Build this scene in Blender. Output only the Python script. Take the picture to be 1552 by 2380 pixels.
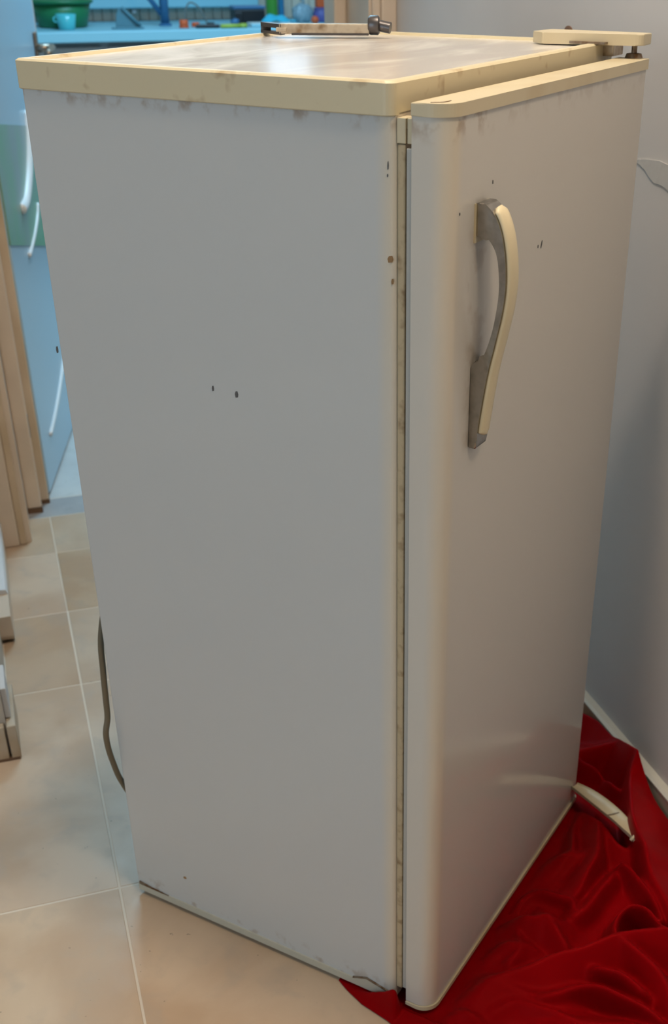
import bpy, bmesh, math, random
import numpy as np
from mathutils import Vector, Matrix

for _o in list(bpy.data.objects):
    bpy.data.objects.remove(_o, do_unlink=True)
scene = bpy.context.scene
COL = scene.collection
random.seed(7)
rad = math.radians

# ------------------------------------------------------------------ camera
# room axes: x across the passage, y along it towards the kitchen, z up, metres
F_PX, CX, CY, IW, IH = 2707.7, 930.3, 1425.2, 1552.0, 2380.0
CAM_POS = Vector((-0.3718, -1.0457, 1.2718))
YAW, PITCH, ROLL = 1.0632 - rad(42.0), -0.5245, 0.0027
fwd = Vector((math.sin(YAW) * math.cos(PITCH), math.cos(YAW) * math.cos(PITCH), math.sin(PITCH)))
rgt = Vector((math.cos(YAW), -math.sin(YAW), 0.0))
upv = rgt.cross(fwd)
r2 = rgt * math.cos(ROLL) + upv * math.sin(ROLL)
u2 = -rgt * math.sin(ROLL) + upv * math.cos(ROLL)
cd = bpy.data.cameras.new('camera')
cam = bpy.data.objects.new('camera', cd)
COL.objects.link(cam)
M = Matrix((r2, u2, -fwd)).transposed().to_4x4()
M.translation = CAM_POS
cam.matrix_world = M
cd.sensor_fit = 'HORIZONTAL'
cd.sensor_width = 36.0
cd.lens = F_PX / IW * 36.0
cd.shift_x = (IW / 2 - CX) / IW
cd.shift_y = (CY - IH / 2) / IW
cd.clip_start = 0.02
cd.dof.use_dof = True
cd.dof.focus_distance = 1.25
cd.dof.aperture_fstop = 13.0
scene.camera = cam

# ------------------------------------------------------------------ light
world = bpy.data.worlds.new('world')
scene.world = world
world.use_nodes = True
world.node_tree.nodes['Background'].inputs[0].default_value = (0.75, 0.8, 0.85, 1)
world.node_tree.nodes['Background'].inputs[1].default_value = 0.3

def area(name, loc, target, sx, sy, power, color):
    d = bpy.data.lights.new(name, 'AREA')
    d.shape = 'RECTANGLE'; d.size = sx; d.size_y = sy; d.energy = power; d.color = color
    o = bpy.data.objects.new(name, d); COL.objects.link(o)
    o.location = loc
    o.rotation_euler = (Vector(target) - Vector(loc)).to_track_quat('-Z', 'Y').to_euler()
    return o
# added cool fill light for the cabinet side, left of and behind the camera
area('hall_fill_cool', (-2.88, -1.4, 1.55), (0, -0.6, 1.0), 1.1, 1.3, 16.5, (0.56, 0.81, 1.0))
# added warm fill light for the door front, unseen, high on the right
area('hall_fill_warm', (0.33, -1.0, 2.68), (0.33, -1.0, 0), 0.3, 0.3, 9, (1.0, 0.78, 0.53))
# cold tube fitting of the kitchen
area('kitchen_ceiling_light', (0.5, 3.0, 2.6), (0.5, 3.0, 0), 1.2, 0.4, 52, (0.38, 0.74, 1.0))

vs = scene.view_settings
vs.view_transform = 'Standard'
vs.look = 'None'
vs.gamma = 1.0
vs.use_curve_mapping = False
vs.exposure = 0.14
scene.cycles.max_bounces = 4
scene.cycles.adaptive_threshold = 0.03
scene.cycles.diffuse_bounces = 2
scene.cycles.glossy_bounces = 3
scene.cycles.transmission_bounces = 4
scene.cycles.caustics_reflective = False
scene.cycles.caustics_refractive = False

# ------------------------------------------------------------------ materials
MATS = {}
def mat(name, color, rough=0.5, metal=0.0, var=0.0, scale=8.0, color2=None, bump=0.0, bscale=60.0,
        coat=0.0, trans=0.0, spec=0.5, sheen=0.0, detail=2.5, thr=(0.4, 0.65)):
    m = bpy.data.materials.new(name); m.use_nodes = True
    nt = m.node_tree; b = nt.nodes['Principled BSDF']
    b.inputs['Roughness'].default_value = rough
    b.inputs['Metallic'].default_value = metal
    b.inputs['Coat Weight'].default_value = coat
    b.inputs['Coat Roughness'].default_value = 0.12
    b.inputs['Transmission Weight'].default_value = trans
    b.inputs['Specular IOR Level'].default_value = spec
    b.inputs['Sheen Weight'].default_value = sheen
    c = (*color, 1.0)
    b.inputs['Base Color'].default_value = c
    tc = nt.nodes.new('ShaderNodeTexCoord')
    if var > 0 or color2:
        n = nt.nodes.new('ShaderNodeTexNoise'); n.inputs['Scale'].default_value = scale
        n.inputs['Detail'].default_value = detail; n.inputs['Roughness'].default_value = 0.6
        nt.links.new(tc.outputs['Object'], n.inputs['Vector'])
        r = nt.nodes.new('ShaderNodeValToRGB')
        r.color_ramp.elements[0].position = thr[0]; r.color_ramp.elements[1].position = thr[1]
        c2 = (*color2, 1.0) if color2 else tuple(x * (1 - var) for x in color) + (1.0,)
        r.color_ramp.elements[0].color = c; r.color_ramp.elements[1].color = c2
        nt.links.new(n.outputs['Fac'], r.inputs['Fac'])
        nt.links.new(r.outputs['Color'], b.inputs['Base Color'])
    if bump > 0:
        n2 = nt.nodes.new('ShaderNodeTexNoise'); n2.inputs['Scale'].default_value = bscale
        n2.inputs['Detail'].default_value = 2.0
        nt.links.new(tc.outputs['Object'], n2.inputs['Vector'])
        bp = nt.nodes.new('ShaderNodeBump'); bp.inputs['Strength'].default_value = bump
        bp.inputs['Distance'].default_value = 0.002
        nt.links.new(n2.outputs['Fac'], bp.inputs['Height'])
        nt.links.new(bp.outputs['Normal'], b.inputs['Normal'])
    MATS[name] = m
    return m

def nd(nt, typ, **kw):
    n = nt.nodes.new(typ)
    for k, v in kw.items():
        setattr(n, k, v)
    return n
def mathn(nt, op, a, b=None, clamp=False):
    n = nd(nt, 'ShaderNodeMath', operation=op); n.use_clamp = clamp
    for i, v in enumerate((a, b)):
        if v is None: continue
        if isinstance(v, (int, float)): n.inputs[i].default_value = v
        else: nt.links.new(v, n.inputs[i])
    return n.outputs[0]
def maprange(nt, v, a, b, lo=0.0, hi=1.0):
    n = nd(nt, 'ShaderNodeMapRange', interpolation_type='SMOOTHSTEP')
    nt.links.new(v, n.inputs['Value'])
    n.inputs['From Min'].default_value = a; n.inputs['From Max'].default_value = b
    n.inputs['To Min'].default_value = lo; n.inputs['To Max'].default_value = hi
    return n.outputs['Result']
def mixc(nt, fac, a, b):
    n = nd(nt, 'ShaderNodeMix', data_type='RGBA')
    if isinstance(fac, (int, float)): n.inputs['Factor'].default_value = fac
    else: nt.links.new(fac, n.inputs['Factor'])
    for key, v in ((6, a), (7, b)):
        if isinstance(v, tuple): n.inputs[key].default_value = (*v, 1.0)
        else: nt.links.new(v, n.inputs[key])
    return n.outputs[2]
def noise(nt, vec, scale, detail=4.0, dist=0.0):
    n = nd(nt, 'ShaderNodeTexNoise'); n.inputs['Scale'].default_value = scale
    n.inputs['Detail'].default_value = detail; n.inputs['Distortion'].default_value = dist
    nt.links.new(vec, n.inputs['Vector']); return n.outputs['Fac']

def enamel(name, kind):
    """aged white enamel; cabinet yellowed by the seal, light painted into bases and door corner, grime under the trims"""
    m = bpy.data.materials.new(name); m.use_nodes = True
    nt = m.node_tree; b = nt.nodes['Principled BSDF']
    tc = nd(nt, 'ShaderNodeTexCoord'); sep = nd(nt, 'ShaderNodeSeparateXYZ')
    nt.links.new(tc.outputs['Object'], sep.inputs[0])
    X, Y, Z = sep.outputs
    base = (0.67, 0.695, 0.70) if kind == 'cabinet' else (0.73, 0.695, 0.63)  # cool side light and warm front light tinted into the two bases
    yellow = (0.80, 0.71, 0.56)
    brown = (0.30, 0.17, 0.07)
    n1 = noise(nt, tc.outputs['Object'], 14.0, 2.0)
    mp = nd(nt, 'ShaderNodeMapping'); mp.inputs['Scale'].default_value = (40, 40, 3)
    nt.links.new(tc.outputs['Object'], mp.inputs['Vector'])
    n2 = noise(nt, mp.outputs['Vector'], 1.0, 1.0)
    n3 = noise(nt, tc.outputs['Object'], 45.0, 3.0)
    if kind == 'cabinet':
        # strip next to the door seal, and the top edge under the trim
        e = maprange(nt, Y, 0.045, 0.024)
        e = mathn(nt, 'MULTIPLY', e, maprange(nt, n2, 0.2, 0.6, 0.55, 1.0))
        g = mathn(nt, 'MULTIPLY', maprange(nt, Z, 1.118, 1.134), maprange(nt, n3, 0.48, 0.68))
        lowg = mathn(nt, 'MULTIPLY', maprange(nt, Z, 0.05, 0.02), maprange(nt, n3, 0.52, 0.68))
        g = mathn(nt, 'MAXIMUM', g, mathn(nt, 'MULTIPLY', lowg, 0.7))
    else:
        # warm reflection painted as a cream band on the opening-side corner, and the edge under the top cap
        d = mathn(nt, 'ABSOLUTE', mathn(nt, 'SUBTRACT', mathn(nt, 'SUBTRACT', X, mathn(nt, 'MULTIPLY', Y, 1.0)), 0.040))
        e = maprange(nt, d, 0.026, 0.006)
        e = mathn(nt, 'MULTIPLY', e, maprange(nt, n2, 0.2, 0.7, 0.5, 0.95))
        g = mathn(nt, 'MULTIPLY', maprange(nt, Z, 1.110, 1.134), maprange(nt, n3, 0.50, 0.66))
        g = mathn(nt, 'MULTIPLY', g, maprange(nt, X, 0.12, 0.05, 0.25, 1.0))
        # soiling round the handle
        hx = maprange(nt, mathn(nt, 'ABSOLUTE', mathn(nt, 'SUBTRACT', X, 0.068)), 0.030, 0.012)
        hz = maprange(nt, mathn(nt, 'ABSOLUTE', mathn(nt, 'SUBTRACT', Z, 0.925)), 0.15, 0.09)
        hs = mathn(nt, 'MULTIPLY', mathn(nt, 'MULTIPLY', hx, hz), maprange(nt, n3, 0.45, 0.68))
        g = mathn(nt, 'MAXIMUM', g, mathn(nt, 'MULTIPLY', hs, 0.38))
    c = mixc(nt, mathn(nt, 'MULTIPLY', n1, 0.05), base, (0.66, 0.63, 0.56))
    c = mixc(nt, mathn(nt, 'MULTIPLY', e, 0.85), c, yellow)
    c = mixc(nt, mathn(nt, 'MULTIPLY', g, 0.6), c, brown)
    nt.links.new(c, b.inputs['Base Color'])
    nt.links.new(maprange(nt, n1, 0.3, 0.7, 0.12, 0.15), b.inputs['Roughness'])
    b.inputs['Specular IOR Level'].default_value = 0.5
    MATS[name] = m
    return m
enamel('cabinet_enamel', 'cabinet')
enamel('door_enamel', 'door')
mat('cream_plastic', (0.72, 0.62, 0.42), 0.38, color2=(0.62, 0.49, 0.28), scale=9.0, thr=(0.52, 0.8))
mat('cream_trim', (0.75, 0.66, 0.45), 0.40, color2=(0.42, 0.27, 0.12), scale=34.0, thr=(0.62, 0.82))
mat('cream_insert', (0.82, 0.70, 0.46), 0.36)
mat('seal_rubber', (0.58, 0.47, 0.30), 0.6, color2=(0.25, 0.15, 0.07), scale=60.0, thr=(0.5, 0.8))
mat('dark_gap', (0.05, 0.03, 0.018), 0.8)
mat('brown_gap', (0.20, 0.12, 0.06), 0.8)
mat('liner_grey', (0.50, 0.50, 0.47), 0.45)
mat('chrome', (0.40, 0.38, 0.35), 0.18, metal=1.0, color2=(0.30, 0.28, 0.25), scale=60.0)
mat('old_metal', (0.62, 0.54, 0.42), 0.38, metal=0.75, color2=(0.30, 0.20, 0.11), scale=55.0, thr=(0.45, 0.75))
mat('dark_metal', (0.12, 0.11, 0.11), 0.35, metal=0.8)
mat('rusty_metal', (0.30, 0.25, 0.19), 0.5, metal=0.5, color2=(0.16, 0.08, 0.03), scale=80.0)
mat('chip_dark', (0.13, 0.13, 0.13), 0.7)
mat('chip_rust', (0.34, 0.20, 0.09), 0.7)
mat('cord_olive', (0.17, 0.14, 0.09), 0.55)
mat('kick_strip', (0.62, 0.60, 0.50), 0.45)

def top_panel_mat():
    m = bpy.data.materials.new('top_laminate'); m.use_nodes = True
    nt = m.node_tree; b = nt.nodes['Principled BSDF']
    tc = nd(nt, 'ShaderNodeTexCoord')
    mp = nd(nt, 'ShaderNodeMapping'); mp.inputs['Rotation'].default_value = (0, 0, rad(-40)); mp.inputs['Scale'].default_value = (3, 9, 1)
    nt.links.new(tc.outputs['Object'], mp.inputs['Vector'])
    a = noise(nt, mp.outputs['Vector'], 1.4, 6.0, 0.8)
    c = mixc(nt, maprange(nt, a, 0.38, 0.66), (0.68, 0.63, 0.58), (0.80, 0.76, 0.71))
    nt.links.new(c, b.inputs['Base Color'])
    nt.links.new(maprange(nt, a, 0.4, 0.7, 0.17, 0.27), b.inputs['Roughness'])
    b.inputs['Specular IOR Level'].default_value = 0.38
    MATS['top_laminate'] = m
top_panel_mat()

def tile_mat(name, a, b2, c3, rough):
    m = bpy.data.materials.new(name); m.use_nodes = True
    nt = m.node_tree; b = nt.nodes['Principled BSDF']
    g = nd(nt, 'ShaderNodeNewGeometry'); oi = nd(nt, 'ShaderNodeObjectInfo')
    off = nd(nt, 'ShaderNodeVectorMath', operation='SCALE'); nt.links.new(oi.outputs['Location'], off.inputs[0]); off.inputs['Scale'].default_value = 3.7
    add = nd(nt, 'ShaderNodeVectorMath', operation='ADD')
    nt.links.new(g.outputs['Position'], add.inputs[0]); nt.links.new(off.outputs[0], add.inputs[1])
    v = add.outputs[0]
    n1 = noise(nt, v, 4.5, 5.0, 0.5); n2 = noise(nt, v, 17.0, 6.0, 0.3); n3 = noise(nt, v, 90.0, 2.0)
    c = mixc(nt, maprange(nt, n1, 0.35, 0.68), a, b2)
    c = mixc(nt, mathn(nt, 'MULTIPLY', maprange(nt, n2, 0.5, 0.72), 0.55), c, c3)
    pit = maprange(nt, n3, 0.735, 0.77)
    c = mixc(nt, mathn(nt, 'MULTIPLY', pit, 0.6), c, (0.16, 0.11, 0.07))
    mul = nd(nt, 'ShaderNodeMix', data_type='RGBA', blend_type='MULTIPLY'); mul.inputs['Factor'].default_value = 1.0
    nt.links.new(c, mul.inputs[6]); nt.links.new(oi.outputs['Color'], mul.inputs[7])
    nt.links.new(mul.outputs[2], b.inputs['Base Color'])
    nt.links.new(maprange(nt, n2, 0.3, 0.7, rough - 0.06, rough + 0.1), b.inputs['Roughness'])
    bp = nd(nt, 'ShaderNodeBump'); bp.inputs['Strength'].default_value = 0.12; bp.inputs['Distance'].default_value = 0.001
    nt.links.new(n2, bp.inputs['Height']); nt.links.new(bp.outputs['Normal'], b.inputs['Normal'])
    MATS[name] = m
tile_mat('travertine', (0.66, 0.53, 0.40), (0.54, 0.40, 0.28), (0.50, 0.42, 0.34), 0.36)
tile_mat('kitchen_tile', (0.62, 0.62, 0.60), (0.55, 0.55, 0.54), (0.5, 0.5, 0.48), 0.35)
tile_mat('threshold_stone', (0.42, 0.42, 0.42), (0.34, 0.34, 0.35), (0.3, 0.3, 0.3), 0.35)
mat('grout', (0.78, 0.69, 0.58), 0.85)
mat('wall_paint', (0.76, 0.71, 0.68), 0.75, var=0.06, scale=2.5, bump=0.10, bscale=120.0)
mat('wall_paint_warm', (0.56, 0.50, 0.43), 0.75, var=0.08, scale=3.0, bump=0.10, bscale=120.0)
mat('kitchen_paint', (0.60, 0.50, 0.42), 0.7)
mat('ceiling_paint', (0.75, 0.74, 0.72), 0.8)
mat('plaster_patch', (0.66, 0.63, 0.60), 0.9, bump=0.3, bscale=90.0)
mat('casing_paint', (0.74, 0.60, 0.47), 0.45, var=0.12, scale=5.0)
mat('jamb_paint', (0.68, 0.53, 0.38), 0.45, color2=(0.56, 0.42, 0.27), scale=4.0)
mat('skirting_tile', (0.54, 0.45, 0.34), 0.4, color2=(0.40, 0.27, 0.15), scale=10.0)
mat('skirting_cap', (0.64, 0.58, 0.48), 0.5)
mat('white_plaster', (0.72, 0.70, 0.70), 0.7)
mat('rot', (0.16, 0.09, 0.05), 0.9)
mat('brown_spot', (0.22, 0.12, 0.07), 0.8)
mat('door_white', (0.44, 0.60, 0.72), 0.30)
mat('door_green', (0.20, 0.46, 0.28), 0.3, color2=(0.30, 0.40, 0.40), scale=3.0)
mat('handle_brass', (0.34, 0.26, 0.20), 0.35, metal=0.9)
mat('panel_wood', (0.78, 0.64, 0.52), 0.6)
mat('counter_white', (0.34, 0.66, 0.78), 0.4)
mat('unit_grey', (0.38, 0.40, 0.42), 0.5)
mat('green_plastic', (0.015, 0.20, 0.075), 0.4)
mat('cyan_clear', (0.10, 0.55, 0.60), 0.2)
mat('blue_grey', (0.10, 0.24, 0.30), 0.5)
mat('navy_metal', (0.05, 0.17, 0.34), 0.4)
mat('orange_plastic', (0.80, 0.12, 0.03), 0.45)
mat('black_plastic', (0.012, 0.012, 0.016), 0.4)
mat('lime_plastic', (0.45, 0.55, 0.08), 0.5)
mat('cyan_cloth', (0.04, 0.46, 0.66), 0.7)
mat('white_board', (0.70, 0.76, 0.76), 0.5)
mat('bottle_green', (0.08, 0.34, 0.05), 0.35)
mat('bottle_blue', (0.03, 0.22, 0.42), 0.4)
mat('purple_plastic', (0.14, 0.12, 0.36), 0.5)
mat('rubber_grey', (0.20, 0.21, 0.20), 0.6)
mat('bag_film', (0.45, 0.60, 0.70), 0.25, trans=0.35)
mat('lamp_white', (0.9, 0.88, 0.84), 0.4)
mat('window_white', (0.8, 0.8, 0.8), 0.4)
def emis(name, col, s):
    m = bpy.data.materials.new(name); m.use_nodes = True
    b = m.node_tree.nodes['Principled BSDF']
    b.inputs['Base Color'].default_value = (0.8, 0.8, 0.8, 1)
    b.inputs['Emission Color'].default_value = (*col, 1); b.inputs['Emission Strength'].default_value = s
    MATS[name] = m
emis('daylight_pane', (0.62, 0.80, 1.0), 0.9)
emis('lamp_glow', (1.0, 0.86, 0.68), 4.0)
def cloth_mat():
    m = bpy.data.materials.new('red_satin'); m.use_nodes = True
    nt = m.node_tree; b = nt.nodes['Principled BSDF']
    tc = nd(nt, 'ShaderNodeTexCoord')
    n = noise(nt, tc.outputs['Object'], 6.0, 3.0)
    nt.links.new(mixc(nt, n, (0.30, 0.0006, 0.003), (0.23, 0.0004, 0.002)), b.inputs['Base Color'])
    b.inputs['Roughness'].default_value = 0.48
    b.inputs['Specular IOR Level'].default_value = 0.16
    b.inputs['Specular Tint'].default_value = (1, 0.12, 0.1, 1)
    b.inputs['Sheen Weight'].default_value = 0.04; b.inputs['Sheen Tint'].default_value = (1, 0.1, 0.08, 1)
    MATS['red_satin'] = m
cloth_mat()

# ------------------------------------------------------------------ mesh helpers
def link(name, bm, m, parent=None, smooth=False, loc=None):
    me = bpy.data.meshes.new(name)
    bmesh.ops.recalc_face_normals(bm, faces=bm.faces[:])
    bm.to_mesh(me); bm.free()
    if smooth:
        for p in me.polygons: p.use_smooth = True
    me.materials.append(MATS[m])
    o = bpy.data.objects.new(name, me); COL.objects.link(o)
    if parent is not None: o.parent = parent
    if loc is not None: o.location = loc
    return o
def tag(o, label, cat, group=None):
    o['label'] = label; o['category'] = cat
    if group: o['group'] = group
    return o
def struct(o, label=None):
    o['kind'] = 'structure'
    if label: o['label'] = label
    return o
def empty(name, loc=(0, 0, 0), rz=0.0):
    o = bpy.data.objects.new(name, None); COL.objects.link(o)
    o.location = loc; o.rotation_euler = (0, 0, rz); o.empty_display_size = 0.05
    return o
def abox(bm, x0, x1, y0, y1, z0, z1, bev=0.0, seg=2):
    vs_ = [bm.verts.new((x, y, z)) for z in (z0, z1) for y in (y0, y1) for x in (x0, x1)]
    idx = ((0, 2, 3, 1), (4, 5, 7, 6), (0, 1, 5, 4), (2, 6, 7, 3), (0, 4, 6, 2), (1, 3, 7, 5))
    fs = [bm.faces.new([vs_[i] for i in f]) for f in idx]
    if bev > 0:
        es = set(e for f in fs for e in f.edges)
        bmesh.ops.bevel(bm, geom=list(es), offset=bev, segments=seg, profile=0.5, affect='EDGES')
    return bm
def box(name, m, x0, x1, y0, y1, z0, z1, parent=None, bev=0.0, seg=2, loc=None):
    return link(name, abox(bmesh.new(), x0, x1, y0, y1, z0, z1, bev, seg), m, parent, loc=loc)
def prism(bm, pts, axis, a, b):
    """extrude a closed 2-D outline along an axis (0 x, 1 y, 2 z)"""
    def P(u, v, w):
        return ((w, u, v), (u, w, v), (u, v, w))[axis]
    lo = [bm.verts.new(P(u, v, a)) for u, v in pts]
    hi = [bm.verts.new(P(u, v, b)) for u, v in pts]
    n = len(pts)
    f1 = bm.faces.new(lo); f2 = bm.faces.new(hi[::-1])
    sides = [bm.faces.new((lo[i], hi[i], hi[(i + 1) % n], lo[(i + 1) % n])) for i in range(n)]
    return f1, f2, sides
def catmull(pts, n=8):
    P = [np.array(p, float) for p in pts]
    P = [2 * P[0] - P[1]] + P + [2 * P[-1] - P[-2]]
    out = []
    for i in range(1, len(P) - 2):
        for k in range(n):
            t = k / n
            out.append(0.5 * ((2 * P[i]) + (-P[i - 1] + P[i + 1]) * t + (2 * P[i - 1] - 5 * P[i] + 4 * P[i + 1] - P[i + 2]) * t * t
                              + (-P[i - 1] + 3 * P[i] - 3 * P[i + 1] + P[i + 2]) * t ** 3))
    out.append(P[-2])
    return [tuple(p) for p in out]
def tube(bm, pts, r, sides=10, sy=1.0):
    pts = [Vector(p) for p in pts]
    rings = []
    ref = None
    for i, p in enumerate(pts):
        t = (pts[min(i + 1, len(pts) - 1)] - pts[max(i - 1, 0)]).normalized()
        if ref is None:
            ref = Vector((0, 0, 1)) if abs(t.z) < 0.9 else Vector((1, 0, 0))
        a = t.cross(ref).normalized(); b = a.cross(t).normalized(); ref = b
        rr = r[i] if isinstance(r, (list, tuple)) else r
        rings.append([bm.verts.new(p + a * (rr * math.cos(2 * math.pi * k / sides)) + b * (rr * sy * math.sin(2 * math.pi * k / sides))) for k in range(sides)])
    for i in range(len(rings) - 1):
        for k in range(sides):
            bm.faces.new((rings[i][k], rings[i][(k + 1) % sides], rings[i + 1][(k + 1) % sides], rings[i + 1][k]))
    bm.faces.new(rings[0][::-1]); bm.faces.new(rings[-1])
    return bm
def lathe(bm, prof, seg=24, cx=0, cy=0):
    rings = [[bm.verts.new((cx + r * math.cos(2 * math.pi * k / seg), cy + r * math.sin(2 * math.pi * k / seg), z)) for k in range(seg)] for r, z in prof]
    for i in range(len(rings) - 1):
        for k in range(seg):
            bm.faces.new((rings[i][k], rings[i][(k + 1) % seg], rings[i + 1][(k + 1) % seg], rings[i + 1][k]))
    bm.faces.new(rings[0][::-1]); bm.faces.new(rings[-1])
    return bm
def rounded(pts, radii, seg=8):
    """round the corners of a closed 2-D outline"""
    out = []
    n = len(pts)
    for i, p in enumerate(pts):
        r = radii[i]
        if r <= 0:
            out.append(tuple(p)); continue
        p = np.array(p, float); a = np.array(pts[i - 1], float) - p; b = np.array(pts[(i + 1) % n], float) - p
        a /= np.linalg.norm(a); b /= np.linalg.norm(b)
        half = math.acos(max(-1, min(1, a @ b))) / 2
        d = r / math.tan(half); s = p + a * d; e = p + b * d
        c = p + (a + b) / np.linalg.norm(a + b) * (r / math.sin(half))
        a0 = math.atan2(*(s - c)[::-1]); a1 = math.atan2(*(e - c)[::-1])
        da = (a1 - a0 + math.pi) % (2 * math.pi) - math.pi
        out += [tuple(c + r * np.array((math.cos(a0 + da * k / seg), math.sin(a0 + da * k / seg)))) for k in range(seg + 1)]
    return out

# ================================================================== the setting
XR, XL, YN, YB, YK = 0.535, -0.485, 0.775, 1.65, 1.905     # right wall, left wall, left wall's end, doorway wall front / kitchen side
ZC = 2.75
def walls(name, boxes, m, label=None):
    bm = bmesh.new()
    for b in boxes: abox(bm, *b)
    return struct(link(name, bm, m), label)
walls('wall_right', [(XR, XR + 0.12, -3.3, YK, -0.01, ZC)], 'wall_paint')
walls('wall_left', [(-3.0, XL, YN, YK, -0.01, ZC)], 'wall_paint_warm')
walls('wall_back', [(XL, -0.41, YB, YK, -0.01, ZC), (0.49, XR, YB, YK, -0.01, ZC), (-0.41, 0.49, YB, YK, 2.12, ZC)], 'wall_paint_warm')
walls('wall_hall_rear', [(-3.12, XR + 0.12, -3.42, -3.3, -0.01, ZC)], 'wall_paint')
walls('wall_hall_left', [(-3.12, -3.0, -3.3, -2.05, -0.01, ZC), (-3.12, -3.0, -0.75, YN, -0.01, ZC),
                         (-3.12, -3.0, -2.05, -0.75, -0.01, 0.85), (-3.12, -3.0, -2.05, -0.75, 2.25, ZC)], 'wall_paint')
walls('wall_kitchen_rear', [(-1.7, 0.98, 5.0, 5.1, -0.01, ZC), (1.28, 2.1, 5.0, 5.1, -0.01, ZC),
                            (0.98, 1.28, 5.0, 5.1, -0.01, 1.14), (0.98, 1.28, 5.0, 5.1, 2.1, ZC)], 'kitchen_paint')
walls('wall_kitchen_left', [(-1.8, -1.7, YK, 5.1, -0.01, ZC)], 'kitchen_paint')
walls('wall_kitchen_right', [(2.1, 2.2, YK, 5.1, -0.01, ZC), (XR + 0.12, 2.1, 1.80, YK, -0.01, ZC)], 'kitchen_paint')
walls('ceiling', [(-3.12, 2.2, -3.42, 5.1, ZC, ZC + 0.1)], 'ceiling_paint')

# windows: an added glowing one behind the camera and the kitchen's
def window(name, parent_loc, w, h, rz):
    e = empty(name, parent_loc, rz); struct(e)
    bm = bmesh.new(); t = 0.05
    abox(bm, -w / 2, w / 2, -0.03, 0.03, 0, t); abox(bm, -w / 2, w / 2, -0.03, 0.03, h - t, h)
    abox(bm, -w / 2, -w / 2 + t, -0.03, 0.03, t, h - t); abox(bm, w / 2 - t, w / 2, -0.03, 0.03, t, h - t)
    link('window_frame', bm, 'window_white', e)
    box('pane', 'daylight_pane', -w / 2 + t, w / 2 - t, -0.004, 0.004, t, h - t, e)
    return e
window('added_window', (-3.06, -1.4, 0.85), 1.3, 1.4, rad(90))
window('window_2', (1.13, 5.05, 1.14), 0.30, 0.96, 0)

# floor: grout bed with every tile a piece of its own
bm = bmesh.new(); abox(bm, -3.1, 2.2, -3.4, 5.1, -0.06, -0.0007)
floor = struct(link('floor', bm, 'grout'))
def tile(x0, x1, y0, y1, m, tone, g=0.0016, name='floor_tile'):
    w, d = (x1 - x0) / 2 - g, (y1 - y0) / 2 - g
    b = abox(bmesh.new(), -w, w, -d, d, -0.012, 0, 0.0008, 1)
    o = link(name, b, m, floor, loc=((x0 + x1) / 2, (y0 + y1) / 2, 0))
    o.color = (*tone, 1)
    return o
xs = [-2.145, -1.545, -0.945, -0.345, 0.255, XR]
ys = [-2.03, -1.43, -0.83, -0.23, 0.37, 0.971, 1.273, 1.569, 1.78]
tones = {(2, 4): (1.0, 0.98, 0.96), (3, 4): (0.98, 0.98, 0.98), (2, 5): (0.86, 0.80, 0.74), (3, 5): (0.95, 0.95, 0.95),
         (2, 6): (0.97, 0.93, 0.92), (3, 6): (0.84, 0.76, 0.66), (2, 7): (0.92, 0.88, 0.84), (3, 7): (0.92, 0.88, 0.84),
         (2, 3): (1.03, 0.99, 0.92), (3, 3): (1.05, 1.0, 0.94)}
for i in range(len(xs) - 1):
    for j in range(len(ys) - 1):
        x0, x1 = xs[i], xs[i + 1]
        if ys[j] > 0.7:
            if x1 < XL: continue
            x0 = max(x0, XL)
        k = random.uniform(0.92, 1.04)
        tile(x0, x1, ys[j], ys[j + 1], 'travertine', tones.get((i, j), (k, k, k)), g=0.0008 if (i in (2, 3) and j >= 6) else 0.0017)
tile(-0.41, 0.49, 1.78, 1.893, 'threshold_stone', (1, 1, 1), name='threshold')
for i in range(6):
    for j in range(6):
        k = random.uniform(0.95, 1.03)
        tile(-1.7 + i * 0.6, -1.1 + i * 0.6, 1.893 + j * 0.5, 2.393 + j * 0.5, 'kitchen_tile', (k, k, k))

# skirtings
bb = empty('baseboard_right', (XR, 0, 0)); struct(bb)
box('skirting_board', 'skirting_tile', -0.016, 0, -3.3, 1.62, 0, 0.063, bb)
bm = bmesh.new(); prism(bm, [(-0.017, 0.063), (0, 0.063), (0, 0.069), (-0.012, 0.069), (-0.017, 0.066)], 1, -3.3, 1.62)
link('skirting_cap', bm, 'skirting_cap', bb)
bl = empty('baseboard_left', (XL, 0, 0)); struct(bl)
bm = bmesh.new()
prism(bm, rounded([(1.17, 0.004), (1.63, 0.0), (1.63, 0.066), (1.17, 0.066)], [0.02, 0, 0, 0.0]), 0, 0, 0.026)
link('skirting_board', bm, 'casing_paint', bl)
bm = bmesh.new(); prism(bm, [(0, 0.066), (0.026, 0.066), (0.022, 0.076), (0, 0.078)], 1, 1.27, 1.63)
link('skirting_cap', bm, 'white_plaster', bl)
box('skirting_tile', 'skirting_tile', 0, 0.016, YN - 0.016, 0.90, 0, 0.072, bl, 0.002)
box('plaster_edge', 'white_plaster', 0, 0.010, YN + 0.01, 0.868, 0.073, 0.135, bl, 0.002)
bf = empty('baseboard_front', (XL, YN, 0)); struct(bf)
for k in range(4):
    box('skirting_tile', 'skirting_tile', -0.002 - 0.33 * (k + 1), -0.002 - 0.33 * k - 0.002, -0.016, 0, 0, 0.072, bf, 0.002)
box('grime_line', 'rot', -1.3, 0.014, -0.0175, -0.004, 0.0, 0.005, bf)

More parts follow.
